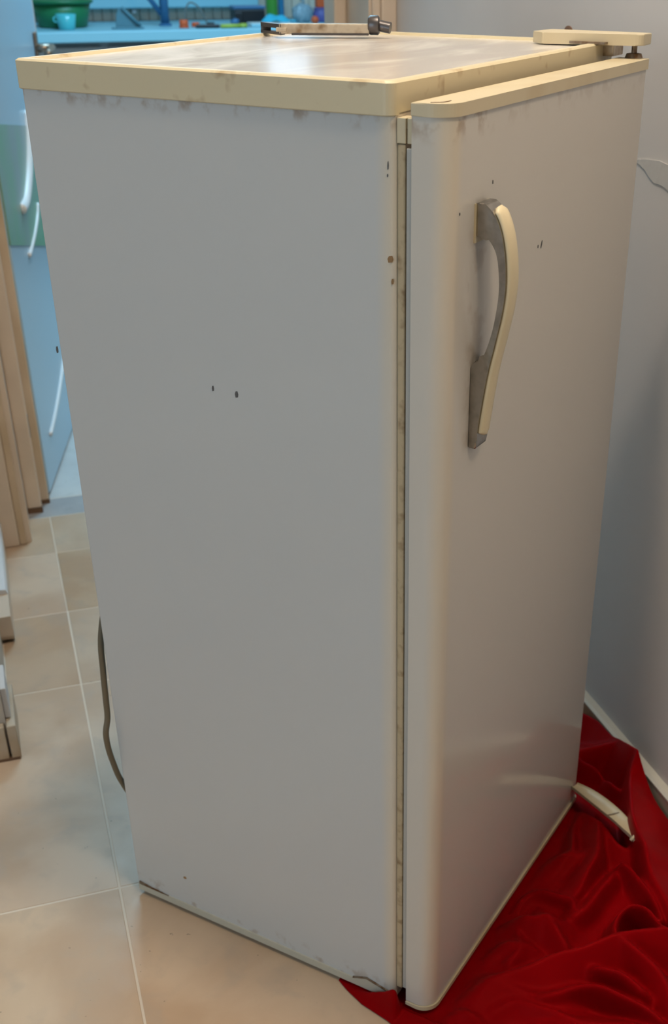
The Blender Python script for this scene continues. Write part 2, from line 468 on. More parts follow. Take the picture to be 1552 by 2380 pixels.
# doorway casings and frame
t1 = empty('trim_1', (0, 0, 0)); struct(t1)                       # left side of the doorway
box('casing', 'casing_paint', XL, -0.425, YB - 0.018, YB, 0, 2.2, t1, 0.004)
box('casing_edge', 'jamb_paint', -0.425, -0.408, YB - 0.012, YB, 0, 2.14, t1, 0.003)
box('jamb_lining', 'casing_paint', -0.41, -0.396, YB, YK, 0, 2.12, t1)
box('frame_post', 'casing_paint', -0.396, -0.359, 1.815, 1.865, 0.012, 2.12, t1, 0.005)
box('frame_stop', 'jamb_paint', -0.372, -0.338, 1.868, YK, 0.008, 2.12, t1, 0.004)
box('rotten_foot', 'rot', -0.397, -0.358, 1.814, 1.866, 0, 0.014, t1)
box('rotten_foot', 'rot', -0.373, -0.337, 1.867, YK, 0, 0.010, t1)
box('strike_plate', 'rubber_grey', -0.362, -0.3575, 1.822, 1.840, 0.20, 0.255, t1)
t2 = empty('trim_2', (0, 0, 0)); struct(t2)                       # right side
box('casing', 'casing_paint', 0.500, XR, YB - 0.018, YB, 0, 2.2, t2, 0.004)
box('casing_edge', 'casing_paint', 0.482, 0.500, YB - 0.012, YB, 0, 2.14, t2, 0.003)
box('jamb_lining', 'casing_paint', 0.476, 0.49, YB, YK, 0, 2.12, t2)
box('frame_post', 'casing_paint', 0.446, 0.476, 1.815, YK, 0, 2.12, t2, 0.005)
t3 = empty('trim_3', (0, 0, 0)); struct(t3)                       # head
box('casing', 'casing_paint', XL, XR, YB - 0.018, YB, 2.12, 2.2, t3, 0.004)
box('frame_post', 'casing_paint', -0.396, 0.476, 1.815, YK, 2.08, 2.12, t3)

# wall marks on the right wall: plaster scar and rust-brown hole
sc = bmesh.new()
scar = [(0.55, 0.994), (0.535, 0.990), (0.518, 0.985), (0.505, 0.978), (0.49, 0.972), (0.465, 0.972), (0.44, 0.966), (0.40, 0.972), (0.40, 1.004), (0.44, 1.000), (0.48, 1.003), (0.52, 0.999)]
prism(sc, scar, 0, XR - 0.0012, XR + 0.002)
o = link('plaster_scar', sc, 'plaster_patch'); o.parent = bpy.data.objects['wall_right']
sp = bmesh.new()
lathe(sp, [(0.0085, 0), (0.0085, 0.0015), (0.006, 0.002)], 14)
for v in sp.verts: v.co = (XR - v.co.z, 0.795 + v.co.x * 1.7, 1.147 + v.co.y)
o = link('rust_spot', sp, 'brown_spot'); o.parent = bpy.data.objects['wall_right']

# kitchen door leaf, standing open into the kitchen
d1 = empty('door_1', (-0.333, 1.912, 0), math.atan2(0.775, 0.168)); struct(d1)
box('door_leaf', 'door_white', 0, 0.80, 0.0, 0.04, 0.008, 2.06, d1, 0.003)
box('edge_strip', 'window_white', 0.80, 0.806, -0.001, 0.041, 0.008, 2.06, d1)
bm = bmesh.new(); prism(bm, [(0.0, 0.911), (0.74, 0.810), (0.74, 0.480), (0.0, 0.645)], 1, -0.0025, 0.002); link('green_patch', bm, 'door_green', d1)  # slanted green patch standing slightly proud of the leaf
def arc_mould(pts, r):
    b = bmesh.new(); tube(b, catmull([(s, -0.002, z) for s, z in pts], 8), r, 8, 1.0)
    return link('moulding', b, 'window_white', d1, True)
arc_mould([(0.46, 0.88), (0.40, 0.80), (0.34, 0.745), (0.26, 0.70), (0.19, 0.69)], 0.014)
arc_mould([(0.42, 0.66), (0.38, 0.63), (0.30, 0.60), (0.20, 0.575)], 0.006)
arc_mould([(0.50, 0.23), (0.37, 0.185), (0.24, 0.15), (0.11, 0.128)], 0.006)
arc_mould([(0.10, 1.75), (0.25, 1.86), (0.40, 1.90), (0.55, 1.86), (0.70, 1.75)], 0.010)
bm = bmesh.new(); abox(bm, 0.735, 0.765, -0.008, 0.0, 0.96, 1.05, 0.003)
link('lock_plate', bm, 'handle_brass', d1)
bm = bmesh.new(); tube(bm, [(0.745, -0.004, 1.01), (0.745, -0.042, 1.01)], 0.011, 10)
tube(bm, catmull([(0.745, -0.042, 1.01), (0.735, -0.048, 1.011), (0.68, -0.052, 1.008), (0.63, -0.050, 1.004)], 5), 0.010, 10)
link('lever_handle', bm, 'handle_brass', d1, True)
bm = bmesh.new(); tube(bm, [(0.745, 0.038, 1.01), (0.745, 0.082, 1.01), (0.63, 0.09, 1.004)], 0.010, 10)
link('lever_handle', bm, 'handle_brass', d1, True)

# ceiling lamp above the fridge: the light that casts the shadows on floor and wall
lamp = empty('ceiling_lamp', (0.01, 0.12, ZC))
tag(lamp, 'round white flush ceiling lamp above the refrigerator', 'lamp')
bm = bmesh.new(); lathe(bm, [(0.09, -0.012), (0.09, 0.0)], 32); link('lamp_base', bm, 'lamp_white', lamp)
bm = bmesh.new(); lathe(bm, [(0.055, -0.03), (0.06, -0.02), (0.06, -0.012)], 32); link('lamp_shade', bm, 'lamp_glow', lamp, True)
ld = bpy.data.lights.new('ceiling_lamp_light', 'POINT'); ld.energy = 43; ld.color = (1.0, 0.86, 0.69); ld.shadow_soft_size = 0.07
lo = bpy.data.objects.new('ceiling_lamp_light', ld); COL.objects.link(lo); lo.parent = lamp; lo.location = (0, 0, -0.12)

# ================================================================== the refrigerator
FR = empty('refrigerator', (0, 0, 0.0), rad(42.0))
tag(FR, 'old white single-door refrigerator with cream trims standing askew in the passage', 'refrigerator')
W, D = 0.545, 0.473
ZB, ZT = 0.0135, 1.1375
YF = 0.021
# cabinet shell: rounded front vertical edges
bm = bmesh.new()
prof = rounded([(0, YF), (W, YF), (W, D), (0, D)], [0.007, 0.007, 0.002, 0.002], 6)
prism(bm, prof, 2, ZB, ZT)
cab = link('cabinet', bm, 'cabinet_enamel', FR)
for p in cab.data.polygons: p.use_smooth = False
# bottom strip of the side and its notch near the front
bm = bmesh.new()
prism(bm, [(D - 0.002, 0.008), (D - 0.002, ZB + 0.006), (0.085, ZB + 0.006), (0.066, ZB + 0.015), (0.03, ZB + 0.007), (0.03, 0.008)], 0, -0.0018, 0.02)
link('bottom_strip', bm, 'kick_strip', FR)
bm = bmesh.new(); prism(bm, [(D - 0.06, ZB + 0.006), (D - 0.004, ZB + 0.006), (D - 0.004, ZB + 0.011), (D - 0.012, ZB + 0.010), (D - 0.03, ZB + 0.0075)], 0, -0.0022, 0.0)
link('rust_edge', bm, 'rusty_metal', FR)
bm = bmesh.new(); prism(bm, [(0.088, ZB + 0.0058), (0.066, ZB + 0.0148), (0.028, ZB + 0.0066), (0.028, ZB + 0.0085), (0.066, ZB + 0.0168), (0.088, ZB + 0.0078)], 0, -0.0024, 0.0)
link('strip_lip', bm, 'rusty_metal', FR)
for (x, y) in ((0.04, 0.06), (W - 0.04, 0.06), (0.04, D - 0.04), (W - 0.04, D - 0.04)):
    bm = bmesh.new(); lathe(bm, [(0.018, 0.0075 if y < 0.1 else 0.0), (0.018, 0.009), (0.010, 0.014)], 16, x, y)
    link('foot', bm, 'black_plastic', FR)
# top: trim frame with a lip, laminate set in it
e, zt0, zt1 = 0.005, 1.1349, 1.1640
lip = 0.012
bm = bmesh.new()
def ring(bm, o0, i0, z0, z1):
    (ax0, ax1, ay0, ay1), (bx0, bx1, by0, by1) = o0, i0
    for (x0, x1, y0, y1) in ((ax0, ax1, ay0, by0), (ax0, ax1, by1, ay1), (ax0, bx0, by0, by1), (bx1, ax1, by0, by1)):
        abox(bm, x0, x1, y0, y1, z0, z1)
TX0, TX1, TY0, TY1 = -e, W + e, YF, D
outer = rounded([(TX0, TY0), (TX1, TY0), (TX1, TY1), (TX0, TY1)], [0.010, 0.004, 0.003, 0.003], 6)
inner = rounded([(TX0 + lip, TY0 + lip), (TX1 - lip, TY0 + lip), (TX1 - lip, TY1 - lip), (TX0 + lip, TY1 - lip)], [0.010, 0.004, 0.003, 0.003], 6)
n = len(outer)
def rg(pts, z): return [bm.verts.new((x, y, z)) for x, y in pts]
def inset(pts, d):
    cx, cy = W / 2, D / 2
    return [(x + (d if x < cx else -d), y + (d if y < cy else -d)) for x, y in pts]
loops = [rg(inset(outer, 0.001), zt0), rg(outer, zt0 + 0.001), rg(outer, zt1 - 0.002), rg(inset(outer, 0.0022), zt1), rg(inset(inner, -0.002), zt1), rg(inner, zt1 - 0.0045), rg(inner, zt0)]
for a_, b_ in zip(loops[:-1], loops[1:]):
    for i in range(n): bm.faces.new((a_[i], a_[(i + 1) % n], b_[(i + 1) % n], b_[i]))
for i in range(n): bm.faces.new((loops[-1][i], loops[-1][(i + 1) % n], loops[0][(i + 1) % n], loops[0][i]))
link('top_trim', bm, 'cream_trim', FR)
box('top_panel', 'top_laminate', TX0 + lip - 0.001, TX1 - lip + 0.001, TY0 + lip - 0.001, TY1 - lip + 0.001, zt0 + 0.004, zt1 - 0.0032, FR)
# seal between cabinet and door, in layers
box('door_gasket', 'seal_rubber', 0.0028, W - 0.02, 0.0122, YF, ZB + 0.02, 1.112, FR, 0.002)
box('gasket_gap', 'brown_gap', 0.0050, W - 0.025, 0.0040, 0.0140, ZB + 0.03, 1.125, FR)
box('gasket_plate', 'cream_plastic', 0.003, 0.02, 0.0046, 0.0105, 1.1125, 1.134, FR, 0.0006)
box('corner_plate', 'cream_plastic', 0.0025, 0.02, 0.0120, YF, 1.1125, 1.134, FR, 0.0006)

# door with rounded vertical edges and cream caps
DW, DY0, DY1, DZ0, DZ1 = 0.527, -0.033, 0.0045, 0.0190, 1.1365
door = empty('door', (0, 0, 0)); door.parent = FR
prof = rounded([(0, DY1), (0, DY0), (DW, DY0), (DW, DY1)], [0, 0.022, 0.006, 0], 12)
bm = bmesh.new(); prism(bm, prof, 2, DZ0, DZ1)
for f in bm.faces:
    f.smooth = len(f.verts) == 4
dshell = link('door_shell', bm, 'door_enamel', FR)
dshell.data.polygons.foreach_set('use_smooth', [len(p.vertices) == 4 for p in dshell.data.polygons])
# keep edges between the flat faces crisp
dshell.data.set_sharp_from_angle(angle=rad(40))
bpy.data.objects.remove(door)
door = dshell; door.name = 'door'
box('door_liner', 'liner_grey', 0.0012, DW - 0.01, 0.0045, 0.0102, DZ0 + 0.02, 1.109, door, 0.0008)
capo = rounded([(-0.0015, DY1), (-0.0015, DY0 - 0.0025), (DW + 0.0015, DY0 - 0.0025), (DW + 0.0015, DY1)], [0, 0.024, 0.007, 0], 12)
def slab(name, pts, z0, z1, m, parent, bev=0.001):
    b = bmesh.new(); f1, f2, s = prism(b, pts, 2, z0, z1)
    if bev:
        es = list(set(list(f1.edges) + list(f2.edges)))
        bmesh.ops.bevel(b, geom=es, offset=bev, segments=2, profile=0.5, affect='EDGES')
    return link(name, b, m, parent)
capo2 = rounded([(-0.0015, 0.017), (-0.0015, DY0 - 0.0025), (DW + 0.0015, DY0 - 0.0025), (DW + 0.0015, 0.017)], [0, 0.024, 0.007, 0], 12)
slab('door_cap', capo, 1.1365, 1.1478, 'cream_plastic', door)
slab('bottom_cap', capo, 0.0115, 0.0182, 'cream_plastic', door)
slab('cap_shadow_gap', inset([(x, y) for x, y in prof], 0.0006), 0.0180, 0.0194, 'dark_gap', door, 0)
bm = bmesh.new(); prism(bm, [(0.0030, 1.1366), (0.0042, 1.1366), (0.0050, 1.142), (0.0046, 1.1477), (0.0036, 1.1477), (0.0038, 1.142)], 1, -0.034, -0.0320)
for v in bm.verts: v.co.x += 0.0035; v.co.y += 0.011
ck = link('cap_crack', bm, 'rusty_metal', door)
bm = bmesh.new(); tube(bm, catmull([(0.004, -0.012, 1.1479), (0.010, -0.020, 1.1480), (0.018, -0.022, 1.1480), (0.026, -0.021, 1.1479)], 4), 0.0006, 6)
link('cap_crack', bm, 'rusty_metal', door, True)

# handle: chromed bow with a cream grip strip
def hw(y):
    return y
inner_e = [(-0.0325, 1.026), (-0.044, 1.027), (-0.052, 1.020), (-0.0575, 1.009), (-0.0605, 0.99), (-0.0608, 0.972), (-0.0575, 0.946), (-0.0525, 0.925), (-0.046, 0.909), (-0.038, 0.904), (-0.0325, 0.895)]
outer_e = [(-0.0325, 0.811), (-0.0425, 0.8115), (-0.0440, 0.836), (-0.0515, 0.889), (-0.0590, 0.925), (-0.0650, 0.955), (-0.0675, 0.980), (-0.0665, 1.003), (-0.0625, 1.026), (-0.0560, 1.043), (-0.0480, 1.053), (-0.0400, 1.0575), (-0.0325, 1.056)]
pts = catmull(inner_e, 4) + catmull(outer_e, 4)
HX0, HX1 = 0.058, 0.084
bm = bmesh.new()
f1, f2, s = prism(bm, pts, 0, HX0, HX1)
bmesh.ops.bevel(bm, geom=list(set(list(f1.edges) + list(f2.edges))), offset=0.0028, segments=3, profile=0.6, affect='EDGES')
hb = link('handle', bm, 'chrome', door, True)
hb.data.set_sharp_from_angle(angle=rad(50))
gp = catmull([(-0.0438, 0.824), (-0.0448, 0.836), (-0.0520, 0.889), (-0.0595, 0.925), (-0.0655, 0.955), (-0.0680, 0.980), (-0.0670, 1.003), (-0.0630, 1.026), (-0.0565, 1.0435), (-0.0500, 1.0520)], 6)
bm = bmesh.new()
rows = []
for i, (y, z) in enumerate(gp):
    a_ = Vector(gp[max(i - 1, 0)]); b_ = Vector(gp[min(i + 1, len(gp) - 1)]); t_ = (b_ - a_).normalized(); nn = Vector((-t_.y, t_.x))   # outward
    if nn.x > 0: nn = -nn
    k = min(i, len(gp) - 1 - i); end = min(1.0, 0.45 + k * 0.2)
    hwid = (HX1 - HX0) / 2 * 0.86 * end; xc = (HX0 + HX1) / 2 + 0.0012
    row = []
    for u, out in ((-1, -0.002), (-1, 0.0012), (-0.8, 0.0030), (-0.3, 0.0042), (0.3, 0.0042), (0.8, 0.0030), (1, 0.0012), (1, -0.002)):
        row.append(bm.verts.new((xc + u * hwid, y + nn.x * out, z + nn.y * out)))
    rows.append(row)
for r0, r1 in zip(rows[:-1], rows[1:]):
    for k in range(8):
        bm.faces.new((r0[k], r0[(k + 1) % 8], r1[(k + 1) % 8], r1[k]))
bm.faces.new(rows[0]); bm.faces.new(rows[-1][::-1])
hg = link('handle_grip', bm, 'cream_insert', door, True); hg['label'] = 'cream plastic grip strip'
hb['label'] = 'tarnished chrome bow handle'
slab('handle_rim', rounded([(HX0 - 0.002, DY0), (HX0 - 0.002, DY0 - 0.0015), (HX0 + 0.03, DY0 - 0.0015), (HX0 + 0.03, DY0)], [0, 0, 0, 0]), 1.020, 1.056, 'cream_insert', door, 0)

# upper hinge: cover bar, bracket and pin
bm = bmesh.new()
hp = rounded([(0.500, 0.108), (0.482, 0.088), (0.508, -0.030), (0.5445, -0.030), (0.5475, 0.104)], [0.002, 0.004, 0.01, 0.006, 0.002], 4)
f1, f2, s = prism(bm, hp, 2, 1.1622, 1.1745)
bmesh.ops.bevel(bm, geom=list(set(list(f1.edges) + list(f2.edges))), offset=0.0012, segments=2, profile=0.5, affect='EDGES')
link('hinge_cover', bm, 'cream_plastic', FR)
box('hinge_bracket', 'old_metal', 0.515, 0.5505, 0.008, 0.032, 1.149, 1.1655, FR, 0.001)
box('hinge_plate', 'rusty_metal', 0.488, 0.540, 0.010, 0.055, 1.1635, 1.1660, FR)
bm = bmesh.new(); tube(bm, [(0.528, -0.014, 1.146), (0.528, -0.014, 1.166)], 0.0035, 10)
lathe(bm, [(0.011, 1.1475), (0.009, 1.1525), (0.006, 1.153)], 14, 0.528, -0.014)
link('hinge_pin', bm, 'rusty_metal', FR)

# chips in the enamel
def chip(x, y, z, w, h, face, tilt=0.0, m='chip_dark'):
    b = bmesh.new(); ang = [0.1, 1.2, 2.0, 3.0, 4.1, 5.2]
    lo_, hi_ = [], []
    for i, a_ in enumerate(ang):
        k = 0.75 + 0.3 * ((i * 7) % 3) / 2
        u = w / 2 * math.cos(a_) * k; v = h / 2 * math.sin(a_) * k
        u, v = u * math.cos(tilt) - v * math.sin(tilt), u * math.sin(tilt) + v * math.cos(tilt)
        if face == 'side': lo_.append(b.verts.new((-0.0004, y + u, z + v))); hi_.append(b.verts.new((0.0005, y + u, z + v)))
        else: lo_.append(b.verts.new((x + u, DY0 - 0.0004, z + v))); hi_.append(b.verts.new((x + u, DY0 + 0.0005, z + v)))
    b.faces.new(lo_); b.faces.new(hi_[::-1])
    for i in range(6): b.faces.new((lo_[i], hi_[i], hi_[(i + 1) % 6], lo_[(i + 1) % 6]))
    return link('paint_chip', b, m, FR if face == 'side' else door)
chip(0, 0.2191, 0.8425, 0.006, 0.008, 'side', 0)
chip(0, 0.2509, 0.8439, 0.004, 0.007, 'side', 0)
chip(0, 0.0286, 1.0931, 0.002, 0.008, 'side', 0)
chip(0, 0.0291, 1.0845, 0.002, 0.003, 'side', 0)
chip(0, 0.0265, 1.0093, 0.008, 0.007, 'side', 0, 'chip_rust')
chip(0, 0.4777, 0.8525, 0.004, 0.009, 'side', 0)
chip(0, 0.0242, 0.9886, 0.003, 0.006, 'side', 0, 'chip_rust')
chip(0, 0.3771, 0.0715, 0.008, 0.005, 'side', 0, 'chip_rust')
chip(0.2259, 0, 0.9864, 0.004, 0.009, 'front', -0.4)
chip(0.2167, 0, 0.9859, 0.003, 0.004, 'front', 0)
chip(0.0946, 0, 1.0701, 0.003, 0.004, 'front', 0)
chip(0.0248, 0, 1.0522, 0.003, 0.003, 'front', 0)
# power cord hanging behind the cabinet
bm = bmesh.new()
tube(bm, catmull([(0.10, D + 0.016, 0.62), (0.04, D + 0.014, 0.52), (0.010, D + 0.012, 0.453), (0.003, D + 0.011, 0.40), (-0.001, D + 0.010, 0.35), (-0.004, D + 0.009, 0.325), (-0.012, D + 0.008, 0.305), (-0.012, D + 0.008, 0.28), (-0.007, D + 0.008, 0.25), (0.004, D + 0.009, 0.21), (0.03, D + 0.012, 0.16), (0.08, D + 0.018, 0.14), (0.14, D + 0.018, 0.20)], 8), 0.0042, 10)
pc = link('power_cord', bm, 'cord_olive', FR, True); pc['label'] = 'olive grey power cord hanging behind the cabinet'
box('rear_box', 'dark_gap', 0.09, 0.45, D, D + 0.03, 0.16, 0.34, FR, 0.004)

# ================================================================== loose things by the fridge
# metal lock bar lying on top
lbz = zt1 + 0.0005
lb = empty('lock_bar', (0, 0, 0)); 
tag(lb, 'worn metal lock bar with dark knob lying on the refrigerator top', 'lock bar')
def Rw(x, y, z):   # refrigerator frame to room
    c_, s_ = math.cos(rad(42)), math.sin(rad(42)); return Vector((x * c_ - y * s_, x * s_ + y * c_, z))
pA, pB = Rw(0.405, 0.425, lbz), Rw(0.470, 0.300, lbz)
dv = (pB - pA); Lb = dv.length; lb.location = pA; lb.rotation_euler = (0, 0, math.atan2(dv.y, dv.x))
box('bar', 'old_metal', 0.004, 0.120, 0, 0.020, 0.0015, 0.0132, lb, 0.0012)
box('bar_underside', 'dark_metal', 0.02, 0.119, -0.001, 0.018, 0.0, 0.0024, lb)
bm = bmesh.new()
prism(bm, [(0.006, -0.001), (0.010, 0.012), (-0.016, 0.052), (-0.026, 0.048)], 2, 0.0075, 0.0125)
prism(bm, [(0.006, -0.001), (0.010, 0.012), (-0.016, 0.050), (-0.026, 0.046)], 2, 0.0, 0.0035)
prism(bm, [(-0.012, 0.044), (-0.016, 0.052), (-0.026, 0.048), (-0.023, 0.040)], 2, 0.0035, 0.0075)
link('fork_bracket', bm, 'dark_metal', lb)
box('end_block', 'old_metal', 0.000, 0.014, -0.002, 0.017, 0.004, 0.009, lb, 0.001)
bm = bmesh.new(); tube(bm, [(0.118, 0.008, 0.0115), (0.121, 0.008, 0.0115), (0.131, 0.008, 0.0115), (0.133, 0.008, 0.0115)], [0.009, 0.0115, 0.0115, 0.009], 16)
tube(bm, [(0.130, 0.008, 0.0115), (0.147, 0.004, 0.0085)], 0.0068, 12)
link('knob', bm, 'dark_metal', lb, True).data.set_sharp_from_angle(angle=rad(40))

# cream plastic strip broken off the plinth, lying on the cloth
ps = empty('plinth_strip', (0.405, 0.322, 0))
tag(ps, 'curved cream plastic strip lying on the red cloth beside the refrigerator door', 'plastic strip')
cl = catmull([(-0.004, -0.006, 0.050), (0.006, -0.040, 0.054), (0.016, -0.085, 0.057), (0.023, -0.130, 0.058), (0.024, -0.170, 0.054)], 8)
bm = bmesh.new(); rows = []
for i, p in enumerate(cl):
    a_ = Vector(cl[max(i - 1, 0)]); b_ = Vector(cl[min(i + 1, len(cl) - 1)]); t_ = (b_ - a_).normalized(); s_ = t_.cross(Vector((0, 0, 1))).normalized()
    f_ = i / (len(cl) - 1); hw_ = 0.0085 + 0.006 * math.sin(math.pi * min(f_ * 1.1, 1.0)) - 0.005 * max(0, f_ - 0.8) * 5
    P = Vector(p); th = 0.0022
    row = []
    for u, z in ((-1, 0.006), (-0.85, 0.0005), (0, -0.001), (0.85, 0.0005), (1, 0.003), (1, 0.003 - th), (0.85, 0.0005 - th), (0, -0.001 - th), (-0.85, 0.0005 - th), (-1, 0.006 - th)):
        row.append(bm.verts.new(P + s_ * (-u * hw_) + Vector((0, 0, z))))
    rows.append(row)
for r0, r1 in zip(rows[:-1], rows[1:]):
    for k in range(10): bm.faces.new((r0[k], r0[(k + 1) % 10], r1[(k + 1) % 10], r1[k]))
bm.faces.new(rows[0]); bm.faces.new(rows[-1][::-1])
link('strip', bm, 'cream_plastic', ps, True).data.set_sharp_from_angle(angle=rad(45))
bm = bmesh.new(); tube(bm, [(0.016, -0.164, 0.056), (0.024, -0.162, 0.061), (0.033, -0.160, 0.061)], 0.0028, 8)
link('clip', bm, 'cream_plastic', ps, True)
bm = bmesh.new(); abox(bm, 0.008, 0.030, -0.1015, -0.0995, 0.0560, 0.0583); link('joint', bm, 'rusty_metal', ps)

# the red satin cloth: folds as ridges over the floor, trodden flat under the fridge
RIDGES = [
    ([(0.4516, 0.3993, 0.055), (0.4887, 0.3851, 0.065), (0.5208, 0.371, 0.08), (0.5288, 0.3304, 0.1287)], 0.1, 0.016),
    ([(0.5074, 0.5029, 0.055), (0.5206, 0.4047, 0.072), (0.5288, 0.3304, 0.1287)], 0.03, 0.05),
    ([(0.4461, 0.4043, 0.052), (0.4634, 0.3476, 0.052), (0.4798, 0.2948, 0.0468), (0.4778, 0.2641, 0.039)], 0.018, 0.018),
    ([(0.5288, 0.3304, 0.1287), (0.4879, 0.294, 0.088), (0.463, 0.2558, 0.084), (0.4432, 0.185, 0.08), (0.4283, 0.1413, 0.078), (0.4089, 0.0872, 0.074), (0.4035, 0.0181, 0.066), (0.4034, -0.0403, 0.06)], 0.13, 0.008),
    ([(0.396, 0.2918, 0.0364), (0.3459, 0.2061, 0.039), (0.3104, 0.1768, 0.026)], 0.022, 0.022),
    ([(0.4096, 0.24, 0.0442), (0.3798, 0.1777, 0.0585), (0.344, 0.1436, 0.0585), (0.3154, 0.1147, 0.039)], 0.022, 0.05),
    ([(0.2486, 0.1774, 0.026), (0.3094, 0.1921, 0.039), (0.3488, 0.1893, 0.039)], 0.03, 0.055),
    ([(0.2155, 0.1228, 0.0338), (0.2357, 0.1339, 0.039), (0.2604, 0.1312, 0.0416), (0.2939, 0.1054, 0.0442), (0.2907, 0.0849, 0.039)], 0.014, 0.014),
    ([(0.1384, 0.091, 0.026), (0.1623, 0.097, 0.039), (0.2037, 0.0864, 0.0468), (0.2468, 0.0752, 0.052)], 0.014, 0.06),
    ([(0.2468, 0.0752, 0.052), (0.2413, 0.0413, 0.0468), (0.2418, 0.0187, 0.039)], 0.02, 0.04),
    ([(0.0827, -0.007, 0.0234), (0.1081, -0.0069, 0.0312), (0.1559, -0.0054, 0.0442), (0.2295, -0.0001, 0.065), (0.2922, -0.0039, 0.0754), (0.3352, -0.0083, 0.078), (0.3792, -0.0206, 0.078), (0.4031, -0.0356, 0.078)], 0.012, 0.075),
    ([(0.313, 0.0041, 0.065), (0.3271, 0.0226, 0.0754), (0.3417, 0.0325, 0.0832), (0.36, 0.0332, 0.0884), (0.3742, 0.0166, 0.0884), (0.38, -0.0177, 0.0832), (0.3826, -0.0415, 0.078)], 0.015, 0.015),
    ([(0.3906, 0.1325, 0.065), (0.3971, 0.0758, 0.0715), (0.3916, -0.0008, 0.0715)], 0.014, 0.014),
    ([(0.0802, 0.0191, 0.014), (0.1072, -0.0016, 0.022), (0.1344, -0.025, 0.028), (0.165, -0.0454, 0.03), (0.1982, -0.0597, 0.03)], 0.03, 0.06),
    ([(0.1759, -0.0577, 0.0416), (0.2177, -0.0626, 0.0572), (0.2513, -0.0844, 0.065), (0.2836, -0.1296, 0.065), (0.3012, -0.16, 0.0598)], 0.03, 0.016),
    ([(0.3079, -0.0202, 0.0728), (0.3266, -0.072, 0.0715), (0.3275, -0.1133, 0.065), (0.3229, -0.1519, 0.065)], 0.035, 0.04),
    ([(0.1937, -0.1043, 0.039), (0.2371, -0.1287, 0.0468), (0.2825, -0.1609, 0.0468)], 0.035, 0.06),
    ([(0.0106, -0.032, 0.012), (0.0296, -0.0309, 0.02), (0.0521, -0.0339, 0.024), (0.0708, -0.0433, 0.024), (0.0829, -0.0611, 0.016)], 0.014, 0.03),
    ([(-0.0587, 0.0086, 0.01), (-0.0239, -0.0163, 0.016), (0.02, -0.0142, 0.016), (0.0557, -0.0027, 0.016)], 0.02, 0.03),
    ([(0.2339, 0.2009, 0.0156), (0.2897, 0.2355, 0.0208), (0.3618, 0.2833, 0.0208)], 0.02, 0.02),
    ([(0.1052, -0.0523, 0.0208), (0.1421, -0.054, 0.0286), (0.1799, -0.0814, 0.0338), (0.1953, -0.1018, 0.0338)], 0.02, 0.03),
    ([(0.2539, -0.0431, 0.065), (0.2847, -0.0713, 0.065), (0.2967, -0.1097, 0.0598)], 0.03, 0.02),
    ([(0.2852, 0.0682, 0.039), (0.3221, 0.0872, 0.0468), (0.3715, 0.1252, 0.039)], 0.03, 0.025),
    ([(0.127, 0.0466, 0.026), (0.1582, 0.0505, 0.0338), (0.1949, 0.0348, 0.0286)], 0.02, 0.03),
    ([(0.1553, 0.02, 0.026), (0.1863, 0.0384, 0.0338), (0.1892, 0.0674, 0.0286)], 0.014, 0.02),
    ([(-0.0723, 0.0653, 0.0147), (-0.0489, 0.0393, 0.0251), (-0.0305, 0.0189, 0.0423), (-0.0162, 0.003, 0.0718)], 0.014, 0.04),
    ([(0.3996, 0.2858, 0.038), (0.4129, 0.2353, 0.038), (0.4202, 0.1908, 0.038), (0.4297, 0.166, 0.038)], 0.012, 0.05),
]
